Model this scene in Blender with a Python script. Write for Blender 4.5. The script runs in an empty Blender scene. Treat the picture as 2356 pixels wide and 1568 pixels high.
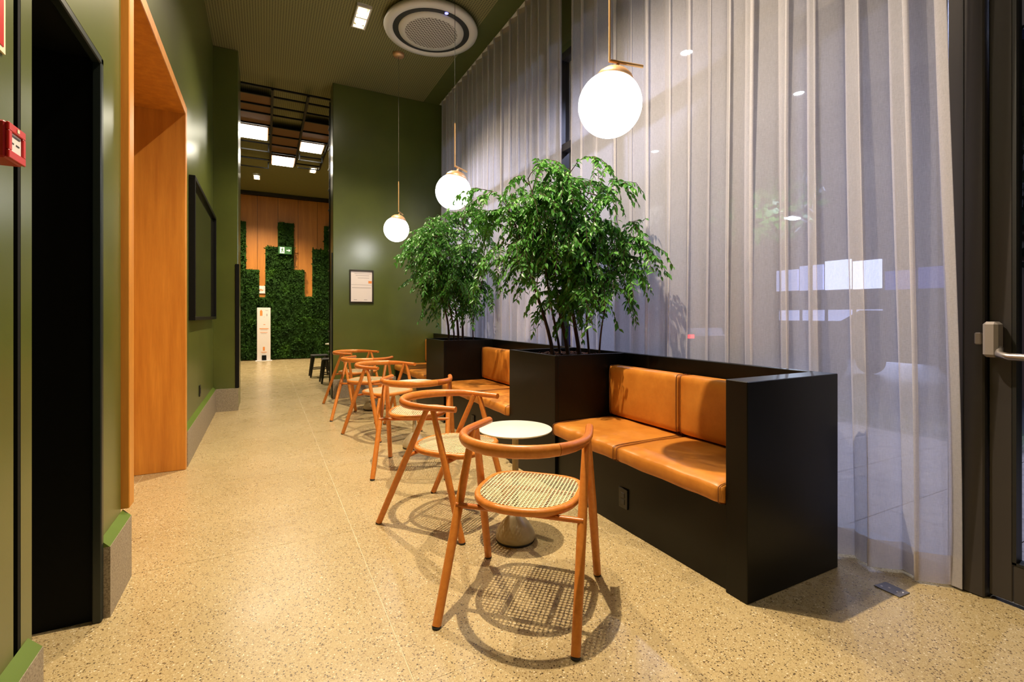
import bpy, bmesh, math, random
from mathutils import Vector, Matrix
random.seed(7)
scene = bpy.context.scene
col = scene.collection
PI = math.pi
R = math.radians

# ------------------------------------------------------------------ camera
CAM_H = 1.30
cam_d = bpy.data.cameras.new('camera')
cam = bpy.data.objects.new('camera', cam_d)
col.objects.link(cam)
cam.location = (0, 0, CAM_H)
cam.rotation_euler = (R(90), 0, -R(27.2985))
cam_d.sensor_width = 36.0
cam_d.lens = 36.0 * 1099.43 / 2356.0
cam_d.shift_y = -(784.0 - 726.83) / 2356.0
cam_d.clip_start = 0.02
scene.camera = cam

# ------------------------------------------------------------------ world / exposure
w = bpy.data.worlds.new('night'); scene.world = w
w.use_nodes = True
w.node_tree.nodes['Background'].inputs[0].default_value = (0.020, 0.024, 0.060, 1)
w.node_tree.nodes['Background'].inputs[1].default_value = 0.3
vs = scene.view_settings
vs.view_transform = 'Standard'; vs.look = 'None'; vs.gamma = 1.0; vs.exposure = -0.95
vs.use_curve_mapping = False
try:
    scene.cycles.use_denoising = True
    scene.cycles.max_bounces = 5
    scene.cycles.diffuse_bounces = 2
    scene.cycles.glossy_bounces = 2
    scene.cycles.use_adaptive_sampling = True
    scene.cycles.adaptive_threshold = 0.10
    scene.cycles.transparent_max_bounces = 10
    scene.cycles.sample_clamp_indirect = 6.0
    scene.cycles.caustics_reflective = False
    scene.cycles.caustics_refractive = False
except Exception:
    pass

SPOT_W = 2000.0        # each ceiling spot
GLOBE_E = 24.0         # opal globes
PANEL_E = 60.0        # office light panels in the far room

# ------------------------------------------------------------------ materials
MATS = {}
def mat(name, color=(.5,.5,.5), rough=.5, metal=0.0, spec=.5, emis=None, estr=0.0, coat=0.0):
    m = bpy.data.materials.new(name); m.use_nodes = True
    b = m.node_tree.nodes['Principled BSDF']
    b.inputs['Base Color'].default_value = (*color, 1)
    b.inputs['Roughness'].default_value = rough
    b.inputs['Metallic'].default_value = metal
    b.inputs['Specular IOR Level'].default_value = spec
    if coat:
        b.inputs['Coat Weight'].default_value = coat
        b.inputs['Coat Roughness'].default_value = .15
    if emis:
        b.inputs['Emission Color'].default_value = (*emis, 1)
        b.inputs['Emission Strength'].default_value = estr
    MATS[name] = m
    return m
def nt(m): return m.node_tree.nodes, m.node_tree.links, m.node_tree.nodes['Principled BSDF']
def ramp(n, stops, interp='LINEAR'):
    r = n.new('ShaderNodeValToRGB'); r.color_ramp.interpolation = interp
    els = r.color_ramp.elements
    while len(els) < len(stops): els.new(0.5)
    for e, (p, c) in zip(els, stops):
        e.position = p; e.color = (*c, 1)
    return r
def pos(n, l, scale=(1,1,1)):
    g = n.new('ShaderNodeNewGeometry'); mp = n.new('ShaderNodeMapping')
    mp.inputs['Scale'].default_value = scale
    l.new(g.outputs['Position'], mp.inputs['Vector'])
    return mp.outputs['Vector']
def objc(n, l, scale=(1,1,1)):
    g = n.new('ShaderNodeTexCoord'); mp = n.new('ShaderNodeMapping')
    mp.inputs['Scale'].default_value = scale
    l.new(g.outputs['Object'], mp.inputs['Vector'])
    return mp.outputs['Vector']
def noise(n, l, vec, scale, detail=4, rough=.55):
    t = n.new('ShaderNodeTexNoise'); t.inputs['Scale'].default_value = scale
    t.inputs['Detail'].default_value = detail; t.inputs['Roughness'].default_value = rough
    l.new(vec, t.inputs['Vector']); return t
def mixc(n, l, fac, a, b, mode='MIX'):
    x = n.new('ShaderNodeMix'); x.data_type = 'RGBA'; x.blend_type = mode
    for s, v in ((0, fac), (6, a), (7, b)):
        if hasattr(v, 'is_linked'): l.new(v, x.inputs[s])
        else: x.inputs[s].default_value = v if s == 0 else (*v, 1)
    return x.outputs[2]
def bump(n, l, h, b, strength=.2, dist=.002):
    k = n.new('ShaderNodeBump'); k.inputs['Strength'].default_value = strength
    k.inputs['Distance'].default_value = dist
    l.new(h, k.inputs['Height']); l.new(k.outputs['Normal'], b.inputs['Normal'])

def paint(name, c, rough=.38, var=.12, spec=.5):
    m = mat(name, c, rough, spec=spec); n, l, b = nt(m)
    v = pos(n, l); t = noise(n, l, v, 2.2, 3)
    r = ramp(n, [(.3, tuple(x*(1-var) for x in c)), (.7, tuple(x*(1+var) for x in c))])
    l.new(t.outputs['Fac'], r.inputs['Fac']); l.new(r.outputs['Color'], b.inputs['Base Color'])
    t2 = noise(n, l, v, 260, 2); bump(n, l, t2.outputs['Fac'], b, .06, .001)
    return m
paint('green_paint', (.086, .106, .018), .28, spec=.95)
paint('green_trim', (.105, .165, .020), .45)
paint('green_ceiling', (.080, .095, .020), .6)
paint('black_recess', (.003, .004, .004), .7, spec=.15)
paint('dark_frame', (.012, .020, .018), .35)
paint('black_lacquer', (.0022, .0023, .0016), .36, .2, .26)

def wood(name, c1, c2, scale=(9, 9, .55), rough=.42, coords=objc):
    m = mat(name, c1, rough); n, l, b = nt(m)
    v = coords(n, l, scale); t = noise(n, l, v, 2.0, 6, .6)
    t2 = noise(n, l, v, 14, 3)
    r = ramp(n, [(.3, c1), (.55, tuple((x+y)/2 for x, y in zip(c1, c2))), (.75, c2)])
    l.new(t.outputs['Fac'], r.inputs['Fac'])
    k = mixc(n, l, .12, r.outputs['Color'], t2.outputs['Fac'], 'OVERLAY')
    l.new(k, b.inputs['Base Color'])
    return m
wood('portal_wood', (.50, .180, .020), (.72, .310, .042), (7, 7, .5), .4, pos)
wood('wall_wood', (.42, .145, .016), (.58, .225, .030), (5, 5, .4), .5, pos)
wood('chair_wood', (.60, .190, .028), (.74, .270, .046), (20, 20, 20), .34)
wood('chair_wood_dark', (.50, .135, .018), (.62, .190, .030), (20, 20, 20), .34)

# terrazzo
m = mat('terrazzo', (.5, .4, .2), .27, spec=.5); n, l, b = nt(m)
v = pos(n, l)
big = noise(n, l, v, 1.3, 3)
base = ramp(n, [(.25, (.40, .295, .135)), (.75, (.52, .395, .195))]); l.new(big.outputs['Fac'], base.inputs['Fac'])
def chips(scale, stops):
    vo = n.new('ShaderNodeTexVoronoi'); vo.inputs['Scale'].default_value = scale
    vo.inputs['Randomness'].default_value = 1.0
    l.new(v, vo.inputs['Vector'])
    sp = n.new('ShaderNodeSeparateColor'); l.new(vo.outputs['Color'], sp.inputs['Color'])
    rr = ramp(n, stops, 'CONSTANT'); l.new(sp.outputs['Red'], rr.inputs['Fac'])
    th = n.new('ShaderNodeMath'); th.operation = 'LESS_THAN'; l.new(vo.outputs['Distance'], th.inputs[0])
    sz = n.new('ShaderNodeMath'); sz.operation = 'MULTIPLY_ADD'
    l.new(sp.outputs['Green'], sz.inputs[0]); sz.inputs[1].default_value = .40; sz.inputs[2].default_value = .16
    l.new(sz.outputs[0], th.inputs[1])
    return rr.outputs['Color'], th.outputs[0]
c1, f1 = chips(230, [(0, (.24,.165,.075)), (.20, (.46,.36,.18)), (.5, (.56,.44,.24)), (.80, (.33,.24,.11)), (.9, (.68,.58,.38))])
c2, f2 = chips(135, [(0, (.10,.066,.032)), (.14, (.50,.39,.20)), (.44, (.22,.14,.06)), (.56, (.42,.32,.15)), (.84, (.72,.62,.42)), (.93, (.13,.095,.055))])
k1 = mixc(n, l, f1, base.outputs['Color'], c1)
k2 = mixc(n, l, f2, k1, c2)
l.new(k2, b.inputs['Base Color'])
rn = noise(n, l, v, 3.5, 3)
mr = n.new('ShaderNodeMapRange'); mr.inputs['To Min'].default_value = .20; mr.inputs['To Max'].default_value = .36
l.new(rn.outputs['Fac'], mr.inputs['Value']); l.new(mr.outputs[0], b.inputs['Roughness'])
mat('grout', (.66, .56, .36), .6)
# granite skirting
m = mat('granite', (.25, .21, .16), .5); n, l, b = nt(m); v = pos(n, l)
t = noise(n, l, v, 150, 3); r = ramp(n, [(.3, (.15,.12,.085)), (.5, (.30,.25,.18)), (.7, (.42,.36,.27))])
l.new(t.outputs['Fac'], r.inputs['Fac']); l.new(r.outputs['Color'], b.inputs['Base Color'])

# perforated ceiling
m = mat('perforated_ceiling', (.2, .17, .07), .7); n, l, b = nt(m); v = pos(n, l)
fr = n.new('ShaderNodeVectorMath'); fr.operation = 'SCALE'; fr.inputs['Scale'].default_value = 1/.030; l.new(v, fr.inputs[0])
f_ = n.new('ShaderNodeVectorMath'); f_.operation = 'FRACTION'; l.new(fr.outputs[0], f_.inputs[0])
sb = n.new('ShaderNodeVectorMath'); sb.operation = 'SUBTRACT'; sb.inputs[1].default_value = (.5, .5, 0); l.new(f_.outputs[0], sb.inputs[0])
ml = n.new('ShaderNodeVectorMath'); ml.operation = 'MULTIPLY'; ml.inputs[1].default_value = (1, 1, 0); l.new(sb.outputs[0], ml.inputs[0])
ln = n.new('ShaderNodeVectorMath'); ln.operation = 'LENGTH'; l.new(ml.outputs[0], ln.inputs[0])
lt = n.new('ShaderNodeMath'); lt.operation = 'LESS_THAN'; lt.inputs[1].default_value = .30; l.new(ln.outputs['Value'], lt.inputs[0])
k = mixc(n, l, lt.outputs[0], (.235, .215, .085), (.080, .072, .030)); l.new(k, b.inputs['Base Color'])

# leather
m = mat('leather', (.5, .2, .04), .42, spec=.45); n, l, b = nt(m); v = pos(n, l)
t = noise(n, l, v, 5, 5, .65)
r = ramp(n, [(.3, (.50, .165, .018)), (.7, (.68, .265, .036))]); l.new(t.outputs['Fac'], r.inputs['Fac']); l.new(r.outputs['Color'], b.inputs['Base Color'])
t2 = noise(n, l, v, 90, 4); bump(n, l, t2.outputs['Fac'], b, .12, .002)
mat('leather_seam', (.22, .07, .012), .6)

mat('cane', (.78, .66, .38), .5)
mat('rubber', (.015, .014, .013), .6)
mat('table_white', (.80, .77, .66), .3)
mat('table_cream_shaded', (.45, .38, .23), .35)  # cream of stem and base, darkened in colour for the tabletop's shadow
mat('brass', (.74, .44, .19), .34, .55)
mat('brass_satin', (.72, .42, .22), .42, .55)
mat('cord', (.05, .045, .03), .6)
mat('opal', (.9, .9, .9), .3, emis=(1.0, .985, .96), estr=GLOBE_E)
mat('spot_glow', (.9, .9, .9), .4, emis=(1.0, .88, .66), estr=60)
mat('panel_glow', (.9, .9, .9), .4, emis=(1.0, .93, .76), estr=PANEL_E)
mat('white_plastic', (.74, .71, .69), .35)
mat('dark_gap', (.02, .02, .018), .5)
mat('led_blue', (.05, .05, .5), .4, emis=(.25, .25, 1.0), estr=6)
mat('black_metal', (.006, .006, .006), .45, .3, .3)
mat('brown_panel', (.17, .066, .013), .6)
mat('alu', (.060, .054, .054), .38, .4)
mat('alu_dark', (.012, .012, .012), .5)
mat('steel', (.55, .50, .47), .28, .85)
mat('handle_grey', (.34, .30, .28), .4, .2)
mat('plate_grey', (.16, .15, .16), .4, .4)
mat('red', (.55, .010, .010), .35)
mat('red_dark', (.40, .008, .010), .4)
mat('paper', (.78, .70, .66), .6)
mat('ink', (.45, .40, .38), .7)
mat('orange_ink', (.78, .26, .05), .6)
mat('cream_edge', (.80, .72, .50), .5)
mat('frame_dark', (.020, .014, .006), .4)
mat('picture_glass', (.020, .020, .012), .06, spec=.6)
mat('exit_green', (.030, .10, .025), .4, emis=(.08, .28, .06), estr=.5)
mat('exit_white', (.8, .85, .75), .4, emis=(.8, .9, .7), estr=.7)
mat('switch_black', (.010, .010, .008), .4)
mat('stool_black', (.008, .007, .006), .4)
mat('bark', (.050, .024, .014), .8)
mat('soil', (.030, .013, .008), .95)
mat('soil_chip', (.11, .042, .020), .9)
# leaf
m = mat('leaf', (.05, .2, .03), .38, spec=.5); n, l, b = nt(m); v = pos(n, l)
t = noise(n, l, v, 9, 3); r = ramp(n, [(.3, (.030, .135, .016)), (.55, (.070, .240, .030)), (.8, (.160, .380, .060))])
l.new(t.outputs['Fac'], r.inputs['Fac']); l.new(r.outputs['Color'], b.inputs['Base Color'])
tr = n.new('ShaderNodeBsdfTranslucent'); tr.inputs['Color'].default_value = (.08, .30, .03, 1)
mx = n.new('ShaderNodeMixShader'); mx.inputs[0].default_value = .22
out = n['Material Output']; l.new(b.outputs[0], mx.inputs[1]); l.new(tr.outputs[0], mx.inputs[2]); l.new(mx.outputs[0], out.inputs['Surface'])
# moss
m = mat('moss', (.03, .08, .01), .9, spec=.2); n, l, b = nt(m); v = pos(n, l)
t = noise(n, l, v, 2.2, 5, .6); r = ramp(n, [(.32, (.009, .026, .004)), (.55, (.021, .062, .007)), (.72, (.046, .120, .010))])
l.new(t.outputs['Fac'], r.inputs['Fac']); l.new(r.outputs['Color'], b.inputs['Base Color'])
# sheer curtain
def sheer(name, opacity, c):
    m = bpy.data.materials.new(name); m.use_nodes = True
    n, l = m.node_tree.nodes, m.node_tree.links
    n.remove(n['Principled BSDF'])
    d = n.new('ShaderNodeBsdfDiffuse'); t = n.new('ShaderNodeBsdfTranslucent'); x = n.new('ShaderNodeBsdfTransparent')
    v = pos(n, l, (1, 1, 1))
    wv = noise(n, l, pos(n, l, (60, 60, 900)), 1.0, 2); wh = noise(n, l, pos(n, l, (700, 700, 25)), 1.0, 2)
    sm = n.new('ShaderNodeMath'); sm.operation = 'ADD'; l.new(wv.outputs['Fac'], sm.inputs[0]); l.new(wh.outputs['Fac'], sm.inputs[1])
    mr = n.new('ShaderNodeMapRange'); mr.inputs['From Min'].default_value = .6; mr.inputs['From Max'].default_value = 1.4
    mr.inputs['To Min'].default_value = opacity - .13; mr.inputs['To Max'].default_value = opacity + .13
    l.new(sm.outputs[0], mr.inputs['Value'])
    d.inputs['Color'].default_value = (*c, 1); t.inputs['Color'].default_value = (*c, 1)
    m1 = n.new('ShaderNodeMixShader'); m1.inputs[0].default_value = .42
    m2 = n.new('ShaderNodeMixShader')
    l.new(d.outputs[0], m1.inputs[1]); l.new(t.outputs[0], m1.inputs[2])
    l.new(mr.outputs[0], m2.inputs[0]); l.new(x.outputs[0], m2.inputs[1]); l.new(m1.outputs[0], m2.inputs[2])
    l.new(m2.outputs[0], n['Material Output'].inputs['Surface'])
    MATS[name] = m
sheer('sheer', .62, (.80, .775, .82))
sheer('sheer_hem', .66, (.80, .72, .64))
# clear pane
m = bpy.data.materials.new('pane_glass'); m.use_nodes = True
n, l = m.node_tree.nodes, m.node_tree.links; n.remove(n['Principled BSDF'])
fz = n.new('ShaderNodeFresnel'); fz.inputs['IOR'].default_value = 1.22
gl = n.new('ShaderNodeBsdfGlossy'); gl.inputs['Roughness'].default_value = 0.0
x = n.new('ShaderNodeBsdfTransparent'); x.inputs['Color'].default_value = (.90, .92, .95, 1)
mx = n.new('ShaderNodeMixShader'); l.new(fz.outputs[0], mx.inputs[0]); l.new(x.outputs[0], mx.inputs[1]); l.new(gl.outputs[0], mx.inputs[2])
l.new(mx.outputs[0], n['Material Output'].inputs['Surface']); MATS['pane_glass'] = m
# AC grille: perforations in a disc
m = mat('grille', (.72, .69, .67), .4); n, l, b = nt(m); v = objc(n, l)
rot = n.new('ShaderNodeVectorRotate'); rot.rotation_type = 'Z_AXIS'; rot.inputs['Angle'].default_value = R(45); l.new(v, rot.inputs['Vector'])
fr = n.new('ShaderNodeVectorMath'); fr.operation = 'SCALE'; fr.inputs['Scale'].default_value = 1/.034; l.new(rot.outputs[0], fr.inputs[0])
f_ = n.new('ShaderNodeVectorMath'); f_.operation = 'FRACTION'; l.new(fr.outputs[0], f_.inputs[0])
sb = n.new('ShaderNodeVectorMath'); sb.operation = 'SUBTRACT'; sb.inputs[1].default_value = (.5, .5, 0); l.new(f_.outputs[0], sb.inputs[0])
ab = n.new('ShaderNodeVectorMath'); ab.operation = 'ABSOLUTE'; l.new(sb.outputs[0], ab.inputs[0])
se = n.new('ShaderNodeSeparateXYZ'); l.new(ab.outputs[0], se.inputs[0])
mxm = n.new('ShaderNodeMath'); mxm.operation = 'MAXIMUM'; l.new(se.outputs[0], mxm.inputs[0]); l.new(se.outputs[1], mxm.inputs[1])
lt = n.new('ShaderNodeMath'); lt.operation = 'LESS_THAN'; lt.inputs[1].default_value = .36; l.new(mxm.outputs[0], lt.inputs[0])
k = mixc(n, l, lt.outputs[0], (.72, .69, .67), (.16, .13, .115)); l.new(k, b.inputs['Base Color'])
# exterior
m = mat('paving', (.30, .27, .26), .7); n, l, b = nt(m); v = pos(n, l); t = noise(n, l, v, 12, 4)
r = ramp(n, [(.3, (.24,.21,.20)), (.7, (.36,.32,.31))]); l.new(t.outputs['Fac'], r.inputs['Fac']); l.new(r.outputs['Color'], b.inputs['Base Color'])
mat('asphalt', (.035, .036, .045), .6)
mat('concrete_warm', (.30, .26, .20), .8)
mat('night_brown', (.085, .050, .030), .8)
mat('night_dark', (.012, .013, .018), .7)
mat('shop_glow', (.6, .65, .9), .5, emis=(.64, .70, 1.0), estr=4.6)
mat('shop_glow_soft', (.5, .55, .9), .5, emis=(.52, .58, 1.0), estr=2.2)
mat('shop_glow_blue', (.2, .25, .8), .5, emis=(.22, .26, .95), estr=.6)
mat('sign_navy', (.02, .02, .12), .5, emis=(.05, .05, .35), estr=.25)
mat('sign_white', (.8, .8, .9), .5, emis=(.95, .97, 1.0), estr=2.2)
mat('sign_teal', (.02, .12, .22), .5, emis=(.02, .12, .22), estr=.5)
mat('lamp_white', (.9, .9, .9), .5, emis=(.85, .95, 1.0), estr=40)
mat('lamp_red', (.5, .02, .02), .5, emis=(1.0, .05, .05), estr=6)
mat('car_paint', (.03, .03, .045), .25, .3)
mat('car_glass', (.01, .01, .015), .08)
mat('car_white', (.55, .50, .50), .35)
mat('grass', (.08, .22, .02), .7)
mat('hedge', (.010, .022, .008), .8)

# ------------------------------------------------------------------ mesh helpers
class MB:
    def __init__(s): s.v = []; s.f = []; s.sm = []
    def add(s, vs_, fs, smooth=False):
        o = len(s.v); s.v += [tuple(p) for p in vs_]
        s.f += [tuple(i + o for i in f) for f in fs]; s.sm += [smooth] * len(fs); return s
    def box(s, x0, x1, y0, y1, z0, z1, ch=0.0):
        if ch <= 0:
            return s.add([(x0,y0,z0),(x1,y0,z0),(x1,y1,z0),(x0,y1,z0),(x0,y0,z1),(x1,y0,z1),(x1,y1,z1),(x0,y1,z1)],
                         [(3,2,1,0),(4,5,6,7),(0,1,5,4),(1,2,6,5),(2,3,7,6),(3,0,4,7)])
        bm = bmesh.new(); bmesh.ops.create_cube(bm, size=1)
        for q in bm.verts:
            q.co = Vector(((x0+x1)/2 + q.co.x*(x1-x0), (y0+y1)/2 + q.co.y*(y1-y0), (z0+z1)/2 + q.co.z*(z1-z0)))
        bmesh.ops.bevel(bm, geom=bm.edges[:], offset=ch, segments=1, affect='EDGES')
        s.addbm(bm); return s
    def addbm(s, bm, smooth=False):
        bm.verts.index_update()
        s.add([q.co[:] for q in bm.verts], [[q.index for q in f.verts] for f in bm.faces], smooth); bm.free()
    def tube(s, pts, rad, n=10, ry=None, up=(0,0,1), cap=True):
        """pts path, rad list/float, ry = second radius list (along up)"""
        P = [Vector(p) for p in pts]; k = len(P)
        rad = rad if hasattr(rad, '__len__') else [rad]*k
        ry = rad if ry is None else ry
        up = Vector(up); ring = []
        for i in range(k):
            t = (P[min(i+1,k-1)] - P[max(i-1,0)]).normalized()
            u = up if abs(t.dot(up)) < .95 else Vector((1,0,0))
            a = t.cross(u).normalized(); b2 = a.cross(t).normalized()
            ring.append([P[i] + a*(rad[i]*math.cos(2*PI*j/n)) + b2*(ry[i]*math.sin(2*PI*j/n)) for j in range(n)])
        vs_ = [p for r_ in ring for p in r_]
        fs = [(i*n+j, i*n+(j+1)%n, (i+1)*n+(j+1)%n, (i+1)*n+j) for i in range(k-1) for j in range(n)]
        s.add(vs_, fs, True)
        if cap:
            s.add(ring[0], [tuple(range(n))[::-1]]); s.add(ring[-1], [tuple(range(n))])
        return s
    def lathe(s, prof, n=32, c=(0,0,0), smooth=True):
        vs_ = []; fs = []
        for r_, z in prof:
            for j in range(n):
                a = 2*PI*j/n; vs_.append((c[0]+r_*math.cos(a), c[1]+r_*math.sin(a), c[2]+z))
        for i in range(len(prof)-1):
            for j in range(n):
                fs.append((i*n+j, i*n+(j+1)%n, (i+1)*n+(j+1)%n, (i+1)*n+j))
        s.add(vs_, fs, smooth)
        return s
    def prism(s, poly, axis, a, b2):
        """polygon in the two other axes, extruded along axis ('x','y','z') from a to b2"""
        def p3(p, d):
            if axis == 'x': return (d, p[0], p[1])
            if axis == 'y': return (p[0], d, p[1])
            return (p[0], p[1], d)
        k = len(poly)
        vs_ = [p3(p, a) for p in poly] + [p3(p, b2) for p in poly]
        fs = [tuple(range(k))[::-1], tuple(range(k, 2*k))] + [(i, (i+1)%k, k+(i+1)%k, k+i) for i in range(k)]
        s.add(vs_, fs); return s
    def mesh(s, name, mt, loc=(0,0,0)):
        me = bpy.data.meshes.new(name)
        me.from_pydata([(p[0]-loc[0], p[1]-loc[1], p[2]-loc[2]) for p in s.v], [], s.f)
        me.polygons.foreach_set('use_smooth', s.sm)
        me.materials.append(MATS[mt]); me.update()
        bm = bmesh.new(); bm.from_mesh(me); bmesh.ops.recalc_face_normals(bm, faces=bm.faces); bm.to_mesh(me); bm.free()
        return me
    def build(s, name, mt, parent=None, loc=None):
        L = Vector(loc) if loc is not None else Vector((0,0,0))
        base = Vector((0,0,0)); q = parent
        while q is not None: base += q.location; q = q.parent
        me = s.mesh(name, mt, base + L)
        o = bpy.data.objects.new(name, me); col.objects.link(o)
        o.location = L
        if parent is not None: o.parent = parent
        return o
def tag(o, label=None, cat=None, group=None, kind=None):
    if label: o['label'] = label
    if cat: o['category'] = cat
    if group: o['group'] = group
    if kind: o['kind'] = kind
    return o
def thing(name, loc, label, cat, group=None):
    o = bpy.data.objects.new(name, None); col.objects.link(o); o.location = loc
    o.empty_display_size = .1
    return tag(o, label, cat, group)
def struct(name, mb, mt, label=None):
    o = mb.build(name, mt); tag(o, label, None, None, 'structure'); return o
def inst(name, me, parent, loc=(0,0,0), rot=(0,0,0), scale=(1,1,1)):
    o = bpy.data.objects.new(name, me); col.objects.link(o); o.parent = parent
    o.location = loc; o.rotation_euler = rot; o.scale = scale; return o
def copy_tree(o, parent=None):
    c = o.copy(); col.objects.link(c); c.parent = parent
    for ch in o.children: copy_tree(ch, c)
    return c
def light(name, kind, parent, loc, energy, color, **kw):
    d = bpy.data.lights.new(name, kind); d.energy = energy; d.color = color
    for k_, v_ in kw.items(): setattr(d, k_, v_)
    o = bpy.data.objects.new(name, d); col.objects.link(o); o.parent = parent; o.location = loc
    return o

# ------------------------------------------------------------------ key dimensions (metres)
XW = -.63            # left wall face
XB = -.595           # skirting face
H = 4.975            # ceiling
YC = 7.62            # pillar face
XP = -.335           # pillar side
YE = 7.98            # end wall face
XE = .945            # end wall corner
XF, XK = 1.927, 2.635  # banquette front and back
Y1 = 1.425           # banquette near end
HB = 1.003
XC = 2.715            # curtain centre plane
XG = 3.0             # glazing plane
YFAR = 16.0

# ------------------------------------------------------------------ floor
fl = MB().box(-1.9, 3.12, -3.2, 16.3, -.12, -.0012)
floor = struct('floor', fl, 'grout')
xs = [-1.9, -.886, .471, 1.828, 3.10]
ys = [-3.2, -2.47, -1.09, .28, 1.65, 3.02, 4.39, 5.76, 7.13, 8.50, 9.87, 11.24, 12.61, 13.98, 15.35, 16.3]
g = .0016
for i in range(len(xs)-1):
    for j in range(len(ys)-1):
        s_ = MB().box(xs[i]+g, xs[i+1]-g, ys[j]+g, ys[j+1]-g, -.02, 0.0)
        s_.build('slab', 'terrazzo', floor)

# ------------------------------------------------------------------ left wall
wl = MB()
T = XW - .20
wl.box(T, XW, -3.2, 1.838, 0, H)             # near stretch
wl.box(XW-.10, XW, 1.884, 1.957, 0, 2.62)   # jamb strip of the opening
wl.box(T, XW, 1.957, 2.655, 2.42, H); wl.box(T, XW, 1.838, 1.957, 2.62, H)         # above dark opening
wl.box(T, XW, 2.655, 2.96, 0, H)
wl.box(T, XW, 2.96, 4.95, 3.09, H)           # above portal
wl.box(T, XW, 4.95, YC+.02, 0, H)
wall_left = struct('wall_left', wl, 'green_paint')
# black opening
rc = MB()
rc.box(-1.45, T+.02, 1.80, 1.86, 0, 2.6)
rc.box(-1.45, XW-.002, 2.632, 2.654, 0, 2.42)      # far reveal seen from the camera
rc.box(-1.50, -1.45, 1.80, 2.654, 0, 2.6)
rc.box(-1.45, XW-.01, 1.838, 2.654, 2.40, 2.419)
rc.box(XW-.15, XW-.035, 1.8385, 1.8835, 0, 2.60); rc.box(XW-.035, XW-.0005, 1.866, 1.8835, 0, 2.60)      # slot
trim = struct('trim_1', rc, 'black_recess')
fr_ = MB()
fr_.box(XW-.02, XW+.012, 2.60, 2.632, 0, 2.40, .004); fr_.box(XW-.02, XW+.012, 1.96, 2.632, 2.37, 2.40, .004)
fr_.build('door_casing', 'dark_frame', trim)

# wood portal
po = MB()
PX0 = -1.45
po.box(PX0, XW+.03, 4.865, 4.945, 0, 3.09, .004)      # far jamb
po.box(PX0, XW+.03, 2.985, 3.075, .345, 3.09, .004)   # near jamb
po.box(PX0, XW+.03, 3.075, 4.865, 3.01, 3.09, .004)   # head
po.box(PX0-.05, PX0, 2.985, 4.945, 0, 3.09)           # end panel
portal = struct('trim_2', po, 'portal_wood')

# skirting
sk = MB()
for (a, b_) in ((-3.2, 1.93), (2.63, 3.00), (4.95, YC)):
    sk.box(XW-.02, XB, a, b_, 0, .305)
sk.box(XW, XP+.003, YC-.035, YC+.02, 0, .305)
baseboard = struct('baseboard_left', sk, 'granite')
cp = MB()
for (a, b_) in ((-3.2, 1.93), (2.63, 3.00), (4.95, YC-.02)):
    cp.prism([(XW, .34), (XB-.002, .305), (XW, .305)], 'y', a, b_)
cp.build('cap_strip', 'green_trim', baseboard)

# pillar
pl = MB().box(XW-.2, XP, YC, 8.35, 0, H, .01)
pillar = struct('wall_pillar', pl, 'green_paint')
MB().box(XP-.035, XP+.012, YC-.012, YC+.05, .31, 2.02, .003).build('edge_guard', 'black_metal', pillar)

# end wall
ew = MB().box(XE, 3.3, YE, YE+.32, 0, H, .008)
wall_end = struct('wall_end', ew, 'green_paint')
bb = MB().box(XE-.004, 1.94, YE-.03, YE+.03, 0, .30, .004)
baseboard_end = struct('baseboard_end', bb, 'granite')
MB().box(XE-.018, XE+.012, YE+.02, YE+.05, 0, 2.3).build('corner_strip', 'black_metal', wall_end)

# back of the room behind the camera and far room shell
struct('wall_back', MB().box(-.9, 3.2, -3.3, -3.2, 0, H), 'green_paint')
fs_ = MB(); fs_.box(-2.0, -1.9, 8.3, 16.3, 0, H)
struct('wall_far_left', fs_, 'green_paint')
struct('wall_far_right', MB().box(3.1, 3.2, 8.3, 16.3, 0, H), 'green_paint')
struct('wall_pillar_back', MB().box(-1.9, XW-.2, 8.25, 8.35, 0, H), 'green_paint')

# ceiling
ce = MB(); ce.box(-2.0, 2.41, -3.2, 16.3, H, H+.12)
ceiling = struct('ceiling', ce, 'perforated_ceiling')
MB().box(2.41, 3.2, -3.2, 8.3, H-.003, H+.12).build('smooth_border', 'green_ceiling', ceiling)

# ------------------------------------------------------------------ far wall: wood panels, moss
wf = MB().box(-1.9, 3.1, YFAR+.06, YFAR+.2, 0, H)
wall_far = struct('wall_far', wf, 'dark_frame')
xx = -1.86
for k in range(9):
    MB().box(xx+.003, xx+.545, YFAR+.02, YFAR+.06, 0, 4.86, .003).build('wood_panel', 'wall_wood', wall_far)
    xx += .55
struct('trim_3', MB().box(-1.9, 3.1, YFAR-.06, YFAR+.02, 4.87, 4.965), 'frame_dark')
def tufts(mb, x0, x1, z0, z1, y, dens, rnd):
    nn = int((x1-x0)*(z1-z0)*dens)
    for _ in range(nn):
        x = rnd.uniform(x0, x1); z = rnd.uniform(z0, z1); s_ = rnd.uniform(.025, .07)
        y0 = y - rnd.uniform(.0, .07)
        d = Vector((rnd.uniform(-1,1), rnd.uniform(-1.0,-.1), rnd.uniform(-.8,1))).normalized()*s_
        e = Vector((rnd.uniform(-1,1), rnd.uniform(-.4,.4), rnd.uniform(-1,1))).normalized()*s_*.5
        c = Vector((x, y0, z))
        mb.add([c-e, c+e, c+d+e*.4, c+d-e*.4], [(0,1,2,3)])
rnd = random.Random(3)
moss_rects = [(-1.86,-.50,0,4.06),(-.52,-.16,0,2.67),(-.2,.02,0,1.86),(.0,.34,0,3.37),(.33,.77,0,4.11),(.76,1.07,0,2.71),
              (1.06,1.32,0,1.90),(1.29,1.64,0,3.37),(1.63,2.3,0,4.11)]
mw = MB()
for (a, b_, c, d) in moss_rects: mw.box(a, b_, YFAR-.05, YFAR-.005, c+.02, d)
moss = mw.build('moss_backing', 'moss'); moss.name = 'moss_panel'
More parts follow.
